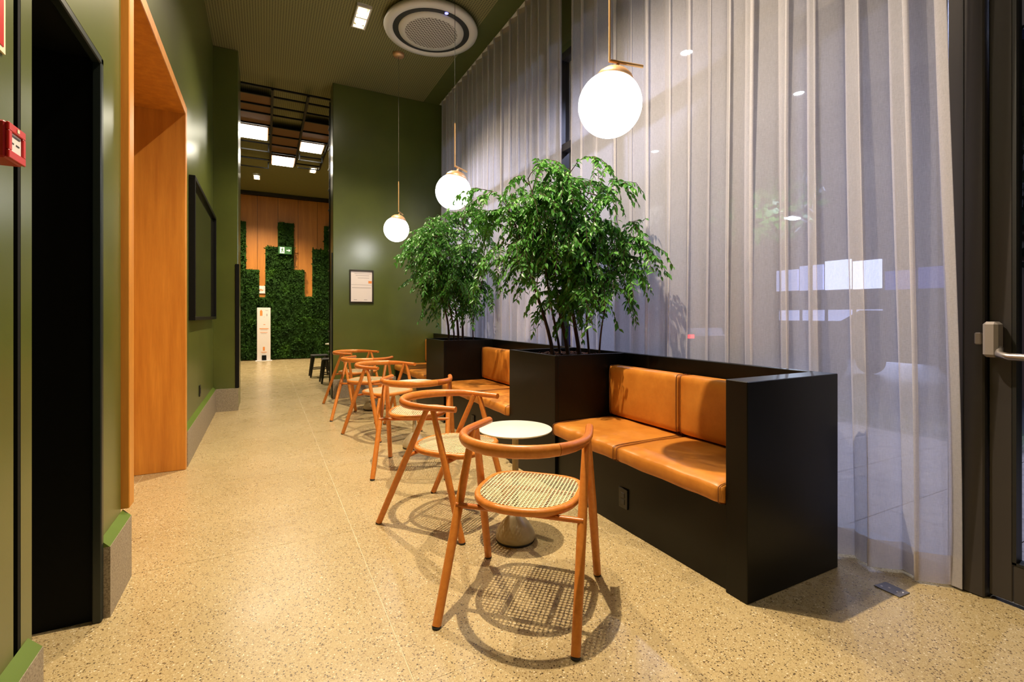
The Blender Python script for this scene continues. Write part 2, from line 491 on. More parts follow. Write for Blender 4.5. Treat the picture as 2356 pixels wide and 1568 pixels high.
tag(moss, 'stepped green moss planting covering the lower far wood wall', 'moss wall')
mt_ = MB()
for (a, b_, c, d) in moss_rects:
    if b_ > -.9: tufts(mt_, max(a, -.95), b_, c+.03, d, YFAR-.05, 900, rnd)
tag(mt_.build('moss_tuft', 'moss', moss), kind='stuff')

# ------------------------------------------------------------------ overhead black grid in the far room
GZ = 4.88
gr = thing('metal_grid', (.3, 10.2, GZ), 'black metal ceiling grid hanging in the room beyond the opening', 'metal grid')
gx = [-.55, .10, .62, 1.16]
gy = [8.38, 8.70, 9.12, 9.49, 10.05, 10.55, 11.12, 11.65, 12.25]
for x_ in gx: MB().box(x_-.018, x_+.018, 8.37, 12.4, GZ-.045, GZ).build('bar', 'black_metal', gr)
for y_ in gy: MB().box(-.55, 1.16, y_-.014, y_+.014, GZ-.028, GZ-.002).build('crossbar', 'black_metal', gr)
# lower hanging tray of the grid, with its droppers
for (x_, y_) in ((-.5, 11.15), (.06, 11.15), (-.5, 12.4), (.06, 12.4), (.66, 11.4), (1.12, 11.4)):
    MB().box(x_-.012, x_+.012, y_-.012, y_+.012, 4.70, GZ-.02).build('dropper', 'black_metal', gr)
for (a, b_, y_) in ((-.5, .06, 11.15), (-.5, .06, 11.75), (-.5, .06, 12.4), (.66, 1.12, 11.4), (.66, 1.12, 12.0)):
    MB().box(a, b_, y_-.012, y_+.012, 4.70, 4.722).build('tray_bar', 'black_metal', gr)
for (a, b_, c, d) in ((-.53, .08, 8.72, 9.47), (-.53, .08, 9.51, 10.03), (.12, .60, 10.07, 10.53), (.12, .60, 10.57, 11.10), (.12, .60, 11.14, 11.63),
                      (.64, 1.14, 9.51, 10.03), (.64, 1.14, 10.07, 10.53)):
    MB().box(a, b_, c, d, GZ-.002, GZ+.012).build('brown_panel', 'brown_panel', gr)
# vertical ladder side of the rack by the end wall corner
for (x_, y_) in ((.955, 8.42), (.985, 8.75)):
    MB().box(x_-.012, x_+.012, y_-.012, y_+.012, 0, GZ-.045).build('post', 'black_metal', gr)
for k in range(13):
    z_ = .35 + k*.345
    MB().box(.955, .985, 8.42, 8.75, z_-.008, z_+.008).build('rung', 'black_metal', gr)
for i, (a, b_, c, d, tx) in enumerate(((-.50, .05, 10.12, 10.85, 'nearest the pillar, left of the others'), (.64, 1.10, 10.62, 11.20, 'at right by the end wall corner'), (.12, .60, 11.80, 12.50, 'farthest, centred over the opening'))):
    t = thing('light_panel', ((a+b_)/2, (c+d)/2, GZ-.05), 'glowing rectangular ceiling light panel in the black grid, ' + tx, 'light panel', 'light panels in the black grid')
    MB().box(a, b_, c, d, GZ-.03, GZ-.004).build('housing', 'brown_panel', t)
    MB().box(a+.02, b_-.02, c+.02, d-.02, GZ-.045, GZ-.0305).build('diffuser', 'panel_glow', t)

# ceiling spots (pairs); the lamp's own light stays here
def spot_pair(x, y, label, energy=SPOT_W, tilt=0, size=126, sep=.20):
    t = thing('ceiling_spotlight', (x, y, H), label, 'spotlight', 'twin ceiling spotlights')
    z = H - .012
    fr2 = MB()
    for (a, b_, c, d) in ((x-.085, x+.085, y-.235, y-.215), (x-.085, x+.085, y+.215, y+.235), (x-.085, x-.065, y-.215, y+.215), (x+.065, x+.085, y-.215, y+.215), (x-.065, x+.065, y-.01, y+.01)):
        fr2.box(a, b_, c, d, z-.03, H-.004, .002)
    fr2.build('trim_ring', 'white_plastic', t)
    for s_ in (-1, 1):
        cyl = MB().lathe([(.0, .0), (.052, .0), (.056, -.012), (.05, -.02), (0, -.02)], 20, (x, y+s_*sep/2, z-.012))
        cyl.build('bulb', 'spot_glow', t)
        sp_ = light('spot_beam', 'SPOT', t, (0, s_*sep/2, -.075), energy*(1.0 if s_ > 0 else .12), (1.0, .82, .59), spot_size=R(size), spot_blend=.90, shadow_soft_size=.022)
        sp_.rotation_euler = (R(tilt), 0, 0)
    return t
spot_pair(1.00, 2.36, 'twin ceiling spotlight above the nearest white cafe table')
spot_pair(1.04, 6.03, 'twin ceiling spotlight glaring beside the round air conditioner', SPOT_W*.80, -7)
spot_pair(1.00, -1.30, 'added twin ceiling spotlight behind the viewpoint, lighting the near floor', SPOT_W*.14)  # unseen pair, added to light the near floor
spot_pair(1.06, 12.9, 'small twin spotlight at the far edge of the black grid', SPOT_W*.75)
spot_pair(-.2, 14.2, 'added twin ceiling spotlight brightening the moss wall room', SPOT_W*.85)  # extra pair added to brighten the far room

# ------------------------------------------------------------------ round air conditioner
AX, AY = 1.86, 5.82
ac = thing('air_conditioner', (AX, AY, H), 'round white ceiling cassette air conditioner with perforated centre', 'air conditioner')
c = (AX, AY, 0)
MB().lathe([(.50, H-.002), (.565, H-.03), (.585, H-.075), (.575, H-.10), (.50, H-.112), (.475, H-.095)], 64, c).build('outer_ring', 'white_plastic', ac)
MB().lathe([(.476, H-.094), (.44, H-.085), (.405, H-.094)], 64, c).build('air_slot', 'dark_gap', ac)
MB().lathe([(.406, H-.094), (.40, H-.112), (.325, H-.118)], 64, c).build('inner_ring', 'white_plastic', ac)
gme = MB().lathe([(.325, -.118), (.2, -.121), (0.0001, -.122)], 64).mesh('grille', 'grille')
inst('grille', gme, ac)
a_ = R(-84)
MB().lathe([(.0, 0), (.022, 0), (.022, -.004), (0, -.004)], 20, (AX+.44*math.cos(a_), AY+.44*math.sin(a_), H-.092)).build('indicator_light', 'led_blue', ac)

# ------------------------------------------------------------------ pendants
def pendant(px, py, pz, az, label):
    D = .35; r = D/2
    t = thing('pendant_lamp', (px, py, pz), label, 'pendant lamp', 'brass pendant lamps with opal globes')
    # tilted lower assembly: the globe axis leans to the camera's right
    right = Vector((math.cos(R(27.3)), -math.sin(R(27.3)), 0))
    ax_ = (Vector((0,0,1)) + right*.20).normalized()
    q = Vector((0,0,1)).rotation_difference(ax_).to_matrix()
    def tr(mb):
        mb.v = [tuple(q @ Vector(p) + Vector((px, py, pz))) for p in mb.v]; return mb
    prof = [(0.0001, -r)] + [(r*math.sin(R(a)), -r*math.cos(R(a))) for a in range(6, 148, 6)]
    tr(MB().lathe(prof, 48)).build('globe', 'opal', t)
    zc = r*math.cos(R(36)); rc2 = r*math.sin(R(36))
    tr(MB().lathe([(rc2+.004, zc-.004), (rc2+.006, zc), (rc2*.93, zc+.026), (rc2*.68, zc+.050), (rc2*.32, zc+.064), (.014, zc+.067), (.009, zc+.072), (.009, zc+.104)], 40)).build('cap', 'brass_satin', t)
    top = Vector((px, py, pz)) + ax_*(zc+.104)
    d = Vector((math.sin(R(az)), math.cos(R(az)), 0))
    a0 = top - d*.055; a1 = top + d*.155
    MB().tube([a0, a1], .0090, 12).build('arm', 'brass', t)
    MB().tube([a0 - Vector((0,0,.008)), a0 + Vector((0,0,.42))], .0065, 12).build('rod', 'brass', t)
    MB().tube([a0 + Vector((0,0,.42)), (a0.x, a0.y, H-.02)], .0022, 6).build('cord', 'cord', t)
    MB().lathe([(0.0001, H-.045), (.072, H-.04), (.08, H-.02), (.08, H-.003)], 28, (a0.x, a0.y, 0)).build('ceiling_rose', 'brass_satin', t)
    return t
pendant(1.712, 2.124, 2.478, 100, 'glowing white globe pendant on a brass arm, nearest to the viewer')
pendant(1.660, 4.490, 2.535, 55, 'glowing white globe pendant hanging in front of the trees, middle of the row')
pendant(1.645, 6.750, 2.525, 30, 'glowing white globe pendant near the green end wall, farthest of the row')

# ------------------------------------------------------------------ glazing: header, mullions, panes, door
hd = MB().box(XG-.12, XG+.12, -3.2, 8.3, 4.24, H)
struct('wall_right', hd, 'green_paint')
win = MB().box(XG-.05, XG+.05, 4.50, 4.58, 0, 4.24)
window = struct('window_1', win, 'alu')
for y_ in (2.25, 3.35, 5.7, 6.85, 7.93): MB().box(XG-.05, XG+.05, y_-.035, y_+.035, 0, 4.24, .004).build('mullion', 'alu', window)
for z_ in (.04, 3.18, 4.20): MB().box(XG-.045, XG+.045, 1.095, 7.98, z_-.04, z_+.04).build('transom', 'alu', window)
pys = [1.095, 2.215, 2.285, 3.315, 3.385, 4.50, 4.58, 5.665, 5.735, 6.815, 6.885, 7.895]
for k in range(0, 12, 2):
    for (z0, z1) in ((.08, 3.14), (3.22, 4.16)):
        MB().add([(XG, pys[k], z0), (XG, pys[k+1], z0), (XG, pys[k+1], z1), (XG, pys[k], z1)], [(0,1,2,3)]).build('pane', 'pane_glass', window)
# main mullion beside the door
fj = MB().box(XG-.06, XG+.06, .958, 1.092, 0, H, .006)
jamb = struct('trim_4', fj, 'alu')
MB().box(XG-.064, XG-.058, 1.030, 1.034, 0, 4.2).build('groove', 'alu_dark', jamb)
dr = MB(); XD = XG
dr.box(XD-.03, XD+.03, .872, .952, .02, 4.2, .004)
dr.box(XD-.03, XD+.03, .02, .872, .02, .19, .004)
dr.box(XD-.03, XD+.03, -.06, .02, .02, 4.2, .004)
dr.box(XD-.03, XD+.03, .02, .872, 4.05, 4.2, .004)
door = struct('door_1', dr, 'alu')
gk = MB(); gk.box(XD-.032, XD+.032, .860, .873, .19, 4.05); gk.box(XD-.032, XD+.032, .02, .873, .188, .20); gk.build('gasket', 'alu_dark', door)
MB().add([(XD, .02, .17), (XD, .872, .17), (XD, .872, 4.05), (XD, .02, 4.05)], [(0,1,2,3)]).build('pane', 'pane_glass', door)
hb = MB().box(XD-.105, XD-.03, .900, .952, 1.115, 1.275, .012).build('handle_housing', 'handle_grey', door)
MB().tube([(XD-.07, .905, 1.155), (XD-.10, .895, 1.13), (XD-.115, .86, 1.122), (XD-.115, .70, 1.122), (XD-.115, .1, 1.122)], .016, 14).build('push_bar', 'steel', hb)
MB().box(XD-.085, XD-.06, .960, .985, 1.17, 1.225, .005).build('latch_strike', 'handle_grey', door)
struct('wall_right_near', MB().box(XG-.05, XG+.05, -3.2, -.06, 0, H), 'alu')

# ------------------------------------------------------------------ curtains
def curtain(name, y0, y1, label, seed, flare=False):
    rnd = random.Random(seed)
    # build S-folds along the run, with random fold width and depth
    folds = []; y = y0
    while y < y1 - .06:
        wl_ = rnd.uniform(.13, .25)
        if y + wl_ > y1: wl_ = y1 - y
        folds.append((y, wl_, rnd.uniform(.038, .058), rnd.uniform(.55, 1.0), rnd.uniform(-.4, .4))); y += wl_
    prof = []; NS = 18
    for (ya, wl_, amp, om, sk_) in folds:
        for j in range(NS):
            prof.append((ya, wl_, amp, om, sk_, j/NS))
    prof.append((*folds[-1][:5], 1.0))
    zs = [0.012, .05, .10, .155, .16, .3, .5, .8, 1.2, 1.7, 2.3, 3.0, 3.7, 4.3, 4.7, 4.96]
    def pt(p, z):
        ya, wl_, amp, om, sk_, u = p
        h_ = z/5.0
        k = 1.0 - .30*max(0, h_-.3)          # folds pinched tighter at the top
        ph = 2*PI*u
        x = XC + amp*k*math.sin(ph + .3*math.sin(1.3*z + ya*7)*(1-h_)) * (1 if u not in (0, 1) else 1)
        yy = ya + wl_*u + om*wl_*.23*math.sin(2*ph)*(.6+.4*h_)
        yy += .018*math.sin(z*1.1 + ya*3.1)*(1-h_)
        if flare and yy < 1.75:
            t_ = min(1.0, max(0.0, (1.62-yy)/.60))
            x += .20*t_*(1-h_)**1.6
            x = min(x, XG-.075)
        return (min(x, XG-.07), yy, z)
    def grid(zlist, off=0.0, sel=None):
        mb = MB(); P = prof if sel is None else sel; nn = len(P)
        vs_ = []
        for z in zlist:
            for p in P:
                q_ = pt(p, z); vs_.append((q_[0]-off, q_[1], q_[2]))
        fs = [(i*nn+j, i*nn+j+1, (i+1)*nn+j+1, (i+1)*nn+j) for i in range(len(zlist)-1) for j in range(nn-1)]
        mb.add(vs_, fs, True); return mb
    t = thing(name, (XC, (y0+y1)/2, 0), label, 'curtain')
    grid(zs).build('fabric', 'sheer', t)
    grid([.013, .05, .10, .156], .0035).build('bottom_hem', 'sheer_hem', t)
    grid([4.90, 4.93, 4.962], .004).build('header_tape', 'sheer_hem', t)
    if flare:
        sel = prof[:5]
        grid([.012, .05, .1, .155, .3, .5, .8, 1.2, 1.7, 2.3, 3.0, 4.0, 4.9], .005, sel).build('side_hem', 'sheer', t)
    return t
curtain('sheer_curtain', 1.03, 3.94, 'long white sheer curtain behind the near bench, hem trailing on the floor', 11, True)
curtain('sheer_curtain', 4.17, 7.86, 'pleated white sheer curtain behind the trees up to the green end wall', 23)
tr_ = MB().box(XC-.03, XC+.03, 1.0, 7.95, 4.965, H-.004)
tag(tr_.build('curtain_track', 'white_plastic'), 'slim white curtain track along the ceiling edge', 'curtain track')

# ------------------------------------------------------------------ banquette
eb = thing('bench_end', (XF+.3, Y1+.06, 0), 'black lacquered end block closing the near bench', 'bench end')
MB().box(XF, XK, Y1, Y1+.115, 0, HB, .003).build('block', 'black_lacquer', eb)
bays = [(Y1+.115, 3.03, 'black built-in bench base nearest the viewer'), (3.785, 5.54, 'black built-in bench base between the two tree planters'), (6.25, YE-.002, 'black built-in bench base against the green end wall')]
for (a, b_, lb) in bays:
    t = thing('built_in_bench', (2.3, (a+b_)/2, 0), lb, 'bench', 'built-in bench bays')
    MB().box(XF+.02, XK-.05, a+.001, b_-.001, 0, .405, .003).build('seat_box', 'black_lacquer', t)
    MB().box(XK-.05, XK, a+.001, b_-.001, 0, HB, .003).build('back_panel', 'black_lacquer', t)
def cushion(name, x0, x1, y0, y1, z0, z1, label, seat):
    t = thing(name, ((x0+x1)/2, (y0+y1)/2, z0), label, 'cushion', 'tan leather bench cushions')
    bm = bmesh.new(); bmesh.ops.create_cube(bm, size=1)
    bmesh.ops.subdivide_edges(bm, edges=bm.edges[:], cuts=9, use_grid_fill=True)
    hx, hy, hz = (x1-x0)/2, (y1-y0)/2, (z1-z0)/2
    rr = .030 if not seat else .036
    cx_, cy_, cz_ = (x0+x1)/2, (y0+y1)/2, (z0+z1)/2
    for q in bm.verts:
        u = [q.co.x*2, q.co.y*2, q.co.z*2]
        # spread samples to the corners, then round the edges
        u = [math.copysign(abs(k)**.55, k) for k in u]
        p = Vector((u[0]*hx, u[1]*hy, u[2]*hz))
        inner = Vector((max(-hx+rr, min(hx-rr, p.x)), max(-hy+rr*.5, min(hy-rr*.5, p.y)), max(-hz+rr, min(hz-rr, p.z))))
        d = p - inner
        if d.length > 1e-6:
            rx = Vector((d.x/rr, d.y/(rr*.5), d.z/rr)); rl = max(1e-6, rx.length)
            mx_ = max(abs(rx.x), abs(rx.y), abs(rx.z))
            s_ = mx_/rl
            p = inner + d*s_
        puff = (1-(p.x/hx)**2)*(1-(p.y/hy)**4)
        if seat: p.z += .010*puff*(1 if p.z > 0 else 0)
        else: p.x -= .010*(1-(p.z/hz)**2)*(1-(p.y/hy)**4)*(1 if p.x < 0 else 0)
        p += Vector((0, 0, .0025*math.sin(p.y*23+p.x*17) if seat else 0))
        q.co = p + Vector((cx_, cy_, cz_))
    mb = MB(); mb.addbm(bm, True); mb.build('leather_cover', 'leather', t)
    # stitched seams round both ends
    for ye in (y0+.013, y1-.013):
        loop = []
        for a in range(0, 41):
            th = 2*PI*a/40
            cxx = math.copysign(abs(math.cos(th))**.25, math.cos(th)); szz = math.copysign(abs(math.sin(th))**.25, math.sin(th))
            loop.append((cx_+cxx*(hx-.001), ye, cz_+szz*(hz-.001)))
        MB().tube(loop, .0022, 5, up=(0,1,0), cap=False).build('seam', 'leather_seam', t)
    return t
places = [((1.56, 2.305), 'near bench beside the black end block'), ((2.311, 3.028), 'near bench beside the big tree planter'),
          ((3.787, 4.660), 'middle bench beside the big tree planter'), ((4.666, 5.538), 'middle bench beside the far planter'),
          ((6.253, 7.10), 'far bench beside the far planter'), ((7.106, 7.962), 'far bench against the end wall')]
places[0] = ((1.542, 2.305), places[0][1])
for (a, b_), lb in places:
    cushion('seat_cushion', 1.895, 2.53, a+.001, b_-.001, .407, .508, 'tan leather seat cushion on the ' + lb, True)
    cushion('back_cushion', 2.425, 2.540, a+.001, b_-.001, .522, .912, 'tan leather back cushion on the ' + lb, False).location.x += 0.0

def planter(y0, y1, label):
    t = thing('planter_box', (2.28, (y0+y1)/2, 0), label, 'planter', 'black planter boxes')
    w_ = .028
    MB().box(XF, XF+w_, y0, y1, 0, HB, .002).build('panel', 'black_lacquer', t)
    MB().box(XK-w_, XK, y0, y1, 0, HB, .002).build('panel', 'black_lacquer', t)
    MB().box(XF+w_, XK-w_, y0, y0+w_, 0, HB-.0005, .002).build('panel', 'black_lacquer', t)
    MB().box(XF+w_, XK-w_, y1-w_, y1, 0, HB-.0005, .002).build('panel', 'black_lacquer', t)
    rnd = random.Random(int(y0*100)); NX, NY = 22, 22
    mb = MB(); vs_ = []
    for i in range(NX+1):
        for j in range(NY+1):
            vs_.append((XF+w_+(XK-XF-2*w_)*i/NX, y0+w_+(y1-y0-2*w_)*j/NY, .955+rnd.uniform(-.008, .010)))
    mb.add(vs_, [(i*(NY+1)+j, (i+1)*(NY+1)+j, (i+1)*(NY+1)+j+1, i*(NY+1)+j+1) for i in range(NX) for j in range(NY)])
    so = mb.build('soil', 'soil', t); tag(so, kind='stuff')
    mb = MB()
    for _ in range(420):
        c = Vector((rnd.uniform(XF+.05, XK-.05), rnd.uniform(y0+.05, y1-.05), .962+rnd.uniform(0, .012)))
        d = Vector((rnd.uniform(-1,1), rnd.uniform(-1,1), rnd.uniform(-.3,.5)))*rnd.uniform(.012, .028)
        e = Vector((-d.y, d.x, rnd.uniform(-.01,.01)))*.4
        mb.add([c-d-e, c+d-e, c+d+e, c-d+e, c+Vector((0,0,.006))], [(0,1,4),(1,2,4),(2,3,4),(3,0,4)])
    tag(mb.build('bark_chips', 'soil_chip', t), kind='stuff')
    return t
planter(3.032, 3.783, 'black planter box holding the bigger leafy tree between the benches')
planter(5.542, 6.248, 'black planter box holding the farther leafy tree')

def outlet(y, z, label):
    t = thing('power_outlet', (XF+.018, y, z), label, 'power outlet')
    x = XF+.0195
    MB().box(x-.010, x, y-.038, y+.038, z-.060, z+.060, .002).build('face_plate', 'switch_black', t)
    for dz in (-.02, .02): MB().box(x-.013, x-.0095, y-.016, y+.016, z+dz-.015, z+dz+.015, .001).build('socket', 'dark_gap', t)
outlet(2.28, .19, 'small black power outlet low on the near bench front')
outlet(4.66, .20, 'small black power outlet low on the middle bench front')

# ------------------------------------------------------------------ trees
def leaf_mesh():
    # ovate pointed leaf along +Y, slight fold and droop
    v_ = [(0,0,0), (-.18,.20,.05), (.18,.20,.05), (-.22,.44,.04), (.22,.44,.04), (0,.3,-.01), (0,.62,-.05), (-.09,.8,-.06), (.09,.8,-.06), (0,1.0,-.16)]
    f_ = [(0,5,1), (0,2,5), (1,5,6,3), (5,2,4,6), (3,6,7), (6,4,8), (6,9,7), (6,8,9)]
    return v_, f_
LV, LF = leaf_mesh()
LFT = []
for f in LF: LFT.append(f)
leaf_me = MB().add(LV, LF, False).mesh('leaf', 'leaf')
def tree(cx, cy, z0, stems, ztop, ry, label, seed, nb, xmax=2.585):
    rnd = random.Random(seed)
    t = thing('potted_tree', (cx, cy, z0), label, 'tree', 'leafy trees in the black planters')
    zc = (1.30 + ztop)/2
    leaves = []
    def clampx(p):
        if p.x > xmax: p.x = xmax - (p.x - xmax)*.15
        return p
    stem_paths = []
    for (sx, sy, tx, ty, tz, r0) in stems:
        pts = []; N = 12
        for i in range(N+1):
            u = i/N
            pts.append(clampx(Vector((sx+(tx-sx)*u**1.3+.02*math.sin(u*7+sx*9), sy+(ty-sy)*u**1.3+.025*math.sin(u*6+sy*11), z0+(tz-z0)*u))))
        MB().tube(pts, [r0*(1-.72*i/N) for i in range(N+1)], 8).build('stem', 'bark', t)
        stem_paths.append(pts)
    tw = MB()
    def leafy(path, dens, size):
        L = sum((path[i+1]-path[i]).length for i in range(len(path)-1)); k = max(3, int(L*dens))
        for q in range(k):
            u = (q+rnd.random())/k; u = .12 + .88*u
            i = min(len(path)-2, int(u*(len(path)-1))); f_ = u*(len(path)-1)-i
            p = path[i].lerp(path[i+1], f_); d = (path[i+1]-path[i]).normalized()
            side = d.cross(Vector((0,0,1)))
            if side.length < .05: side = Vector((1,0,0))
            side.normalize(); side *= (1 if q % 2 else -1)
            dr_ = (d*rnd.uniform(.2,.9) + side*rnd.uniform(.5,1.0) + Vector((rnd.uniform(-.3,.3), rnd.uniform(-.3,.3), rnd.uniform(-.95,.10)))).normalized()
            s_ = size*rnd.uniform(.7, 1.25)
            nrm = (Vector((0,0,1)) + Vector((rnd.uniform(-.7,.7), rnd.uniform(-.7,.7), 0)))
            xa = dr_.cross(nrm)
            if xa.length < .05: xa = Vector((1,0,0))
            xa.normalize(); za = xa.cross(dr_)
            if p.x + dr_.x*s_ > xmax+.02: continue
            leaves.append((p.copy(), xa, dr_, za, s_))
    for b_ in range(nb):
        sp = rnd.choice(stem_paths)
        u = .22 + .78*rnd.random()**.75
        i = min(len(sp)-2, int(u*(len(sp)-1))); p0 = sp[i].lerp(sp[i+1], u*(len(sp)-1)-i)
        if p0.z < 1.22: continue
        az = rnd.uniform(0, 2*PI)
        hz = (p0.z-1.25)/max(.1, (ztop-1.25))         # 0 bottom .. 1 top
        hz = max(0.0, min(1.0, hz))
        reach = rnd.uniform(.35, 1.0)*ry*(.50 + .60*math.sin(PI*(.16+.60*hz)))
        out_ = Vector((math.cos(az)*.72, math.sin(az), 0))
        if out_.x > 0: out_.x *= .45
        if out_.y < 0: out_.y *= .78
        rise = rnd.uniform(.12, .34)*(1.2-.6*hz); droop = rnd.uniform(.08, .30)
        path = []; N = 8
        for k in range(N+1):
            s_ = k/N
            p = p0 + out_*reach*s_ + Vector((0,0, rise*math.sin(min(1, s_*1.5)*PI/2) - droop*s_**2.4))
            p += Vector((rnd.uniform(-.012,.012), rnd.uniform(-.012,.012), rnd.uniform(-.01,.01)))
            p.z = min(p.z, ztop - .05*rnd.random()); p.z = max(p.z, 1.30+.10*rnd.random())
            path.append(clampx(p))
        tw.tube(path, [.0048*(1-.75*k/N) for k in range(N+1)], 4, cap=False)
        leafy(path, 56, .054)
        for q in range(rnd.randint(4, 6)):
            s_ = rnd.uniform(.3, .95); i = min(N-1, int(s_*N)); a0 = path[i]
            d = (path[i+1]-path[i]).normalized()
            sd = Matrix.Rotation(rnd.uniform(.5, 1.2)*rnd.choice((-1,1)), 3, 'Z') @ d
            ll = rnd.uniform(.12, .26)
            sub = []
            for k in range(5):
                e = k/4
                sub.append(clampx(a0 + sd*ll*e + Vector((0,0,.03*e - .16*e*e*rnd.uniform(.6,1.2)))))
            tw.tube(sub, [.0022]*5, 3, cap=False)
            leafy(sub, 58, .051)
    tag(tw.build('twigs', 'bark', t), kind='stuff')
    # nearest leaves to the viewpoint are single objects, the rest one foliage part
    leaves.sort(key=lambda q: (q[0]-Vector((0,0,CAM_H))).length - q[4]*8 - (.25 if q[2].z > -.6 else 0))
    base = Vector(t.location)
    for (p, xa, ya, za, s_) in leaves[:300]:
        o = bpy.data.objects.new('leaf', leaf_me); col.objects.link(o); o.parent = t
        M_ = Matrix((xa*s_, ya*s_, za*s_)).transposed().to_4x4(); M_.translation = p - base
        o.matrix_local = M_
    vs_ = []; fs = []
    for (p, xa, ya, za, s_) in leaves[300:]:
        o = len(vs_)
        for q in LV: vs_.append(p + xa*(q[0]*s_) + ya*(q[1]*s_) + za*(q[2]*s_))
        for f in LF: fs.append(tuple(k+o for k in f))
    mb = MB(); mb.add(vs_, fs)
    me = bpy.data.meshes.new('foliage'); me.from_pydata([tuple(Vector(p)-base) for p in vs_], [], fs); me.materials.append(MATS['leaf'])
    o = bpy.data.objects.new('foliage', me); col.objects.link(o); o.parent = t; tag(o, kind='stuff')
    return len(leaves)
n1 = tree(2.28, 3.40, .95, [(2.20, 3.50, 1.90, 3.85, 2.35, .017), (2.29, 3.42, 2.15, 3.60, 2.48, .019), (2.36, 3.36, 2.15, 3.20, 2.48, .018), (2.40, 3.28, 2.30, 3.02, 2.25, .010), (2.43, 3.16, 2.42, 2.92, 1.90, .008), (2.27, 3.50, 1.88, 3.38, 2.42, .012)],
     2.57, .66, 'big leafy green tree with several dark stems in the nearer planter', 5, 158)
n2 = tree(2.28, 5.90, .95, [(2.14, 5.98, 1.95, 6.2, 2.3, .016), (2.25, 5.92, 2.1, 6.0, 2.60, .017), (2.30, 5.88, 2.2, 5.6, 2.60, .016), (2.42, 5.78, 2.42, 5.4, 2.2, .010), (2.2, 5.95, 1.85, 5.7, 2.4, .012)],
     2.68, .72, 'leafy green tree in the farther planter near the end wall', 9, 145)

# ------------------------------------------------------------------ cafe chairs
def seat_outline(k, off=0.0, n=72):
    pts = []
    for i in range(n):
        th = 2*PI*i/n; c_, s_ = math.cos(th), math.sin(th)
        e = 2.3 if s_ < 0 else 3.6
        rr = (abs(c_)**e + abs(s_)**e)**(-1/e)
        hx = .248-off; hy = (.262 if s_ < 0 else .238)-off
        pts.append((c_*rr*hx, .080 + s_*rr*hy))
    return pts
def cane_mesh():
    mb = MB(); p = .0178
    inner = seat_outline(0, .020, 144)
    def inside(x, y):
        r_ = False; j = len(inner)-1
        for i in range(len(inner)):
            xi, yi = inner[i]; xj, yj = inner[j]
            if (yi > y) != (yj > y) and x < (xj-xi)*(y-yi)/(yj-yi)+xi: r_ = not r_
            j = i
        return r_
    z1, z0 = .4835, .4810
    for i in range(-16, 17):
        for j in range(-14, 22):
            x, y = i*p, j*p
            if not inside(x, y): continue
            h_ = p/2; q = p*.385; k = q*.45
            sq = [(h_,-h_),(h_,h_),(-h_,h_),(-h_,-h_)]
            oc = [(q,-k),(q,k),(k,q),(-k,q),(-q,k),(-q,-k),(-k,-q),(k,-q)]
            vs_ = []; 
            for z in (z1, z0):
                vs_ += [(x+a, y+b_, z) for a, b_ in sq] + [(x+a, y+b_, z) for a, b_ in oc]
            fs = []
            for o, fl_ in ((0, False), (12, True)):
                ff = [(0+o,1+o,5+o,4+o), (1+o,6+o,5+o), (1+o,2+o,7+o,6+o), (2+o,8+o,7+o), (2+o,3+o,9+o,8+o), (3+o,10+o,9+o), (3+o,0+o,11+o,10+o), (0+o,4+o,11+o)]
                fs += [f[::-1] if fl_ else f for f in ff]
            mb.add(vs_, fs)
    return mb
def make_chair():
    t = thing('cafe_chair', (0,0,0), 'x', 'chair', 'bentwood cafe chairs with cane seats')
    HZ = .755; P = []
    P.append((-.262, .245)); P.append((-.274, .16)); P.append((-.283, .08))
    for a in range(180, 361, 9): P.append((.285*math.cos(R(a)), .02 + .300*math.sin(R(a))))
    P += [(.283, .08), (.274, .16), (.262, .245)]
    pts = [Vector((x, y, HZ)) for x, y in P]; N = len(pts)
    def rad(i):
        y = pts[i].y; u = max(0, min(1, (.10-y)/.36)); return .0195+.001*u, .0180+.0105*u
    def seg(i0, i1, nm, mt):
        pp = pts[i0:i1+1]; ra = [rad(i)[0] for i in range(i0, i1+1)]; rb = [rad(i)[1] for i in range(i0, i1+1)]
        MB().tube(pp, ra, 16, rb).build(nm, mt, t)
    j0, j1 = 7, N-1-8
    seg(0, j0, 'armrest', 'chair_wood_dark'); seg(j0, j1, 'backrest', 'chair_wood'); seg(j1, N-1, 'armrest', 'chair_wood_dark')
    for s_ in (-1, 1):
        for (ty, fy) in ((.092, .308), (.052, -.305)):
            top = Vector((s_*.276, ty, HZ-.008)); ft = Vector((s_*.292, fy, .007))
            lg = MB().tube([top, top.lerp(ft, .45), ft], [.0165, .0205, .0190], 14).build('leg', 'chair_wood', t)
            MB().lathe([(0.0001, 0), (.0180, 0), (.0195, .004), (.0190, .011), (0.0001, .011)], 16, (ft.x, ft.y, 0)).build('foot_glide', 'rubber', lg)
    # seat frame ring with rounded edge
    n = 72; loops = []
    for (off, z) in ((.006, .453), (.0, .459), (-.001, .475), (.005, .484), (.015, .4865), (.024, .4855), (.0255, .481), (.0255, .456), (.016, .453)):
        loops.append([(x, y, z) for x, y in seat_outline(0, off, n)])
    mb = MB(); vs_ = [p for L_ in loops for p in L_]; k = len(loops)
    mb.add(vs_, [(i*n+j, i*n+(j+1)%n, ((i+1)%k)*n+(j+1)%n, ((i+1)%k)*n+j) for i in range(k) for j in range(n)], True)
    mb.build('seat_frame', 'chair_wood', t)
    cane_mesh().build('cane_seat', 'cane', t)
    for y_ in (.185, -.108): MB().tube([(-.290, y_, .441), (.290, y_, .441)], .0120, 10).build('cross_rail', 'chair_wood_dark', t)
    for x_ in (-.095, .095): MB().tube([(x_, -.108, .4405), (x_, .185, .4405)], .0110, 8).build('seat_rail', 'chair_wood_dark', t)
    return t
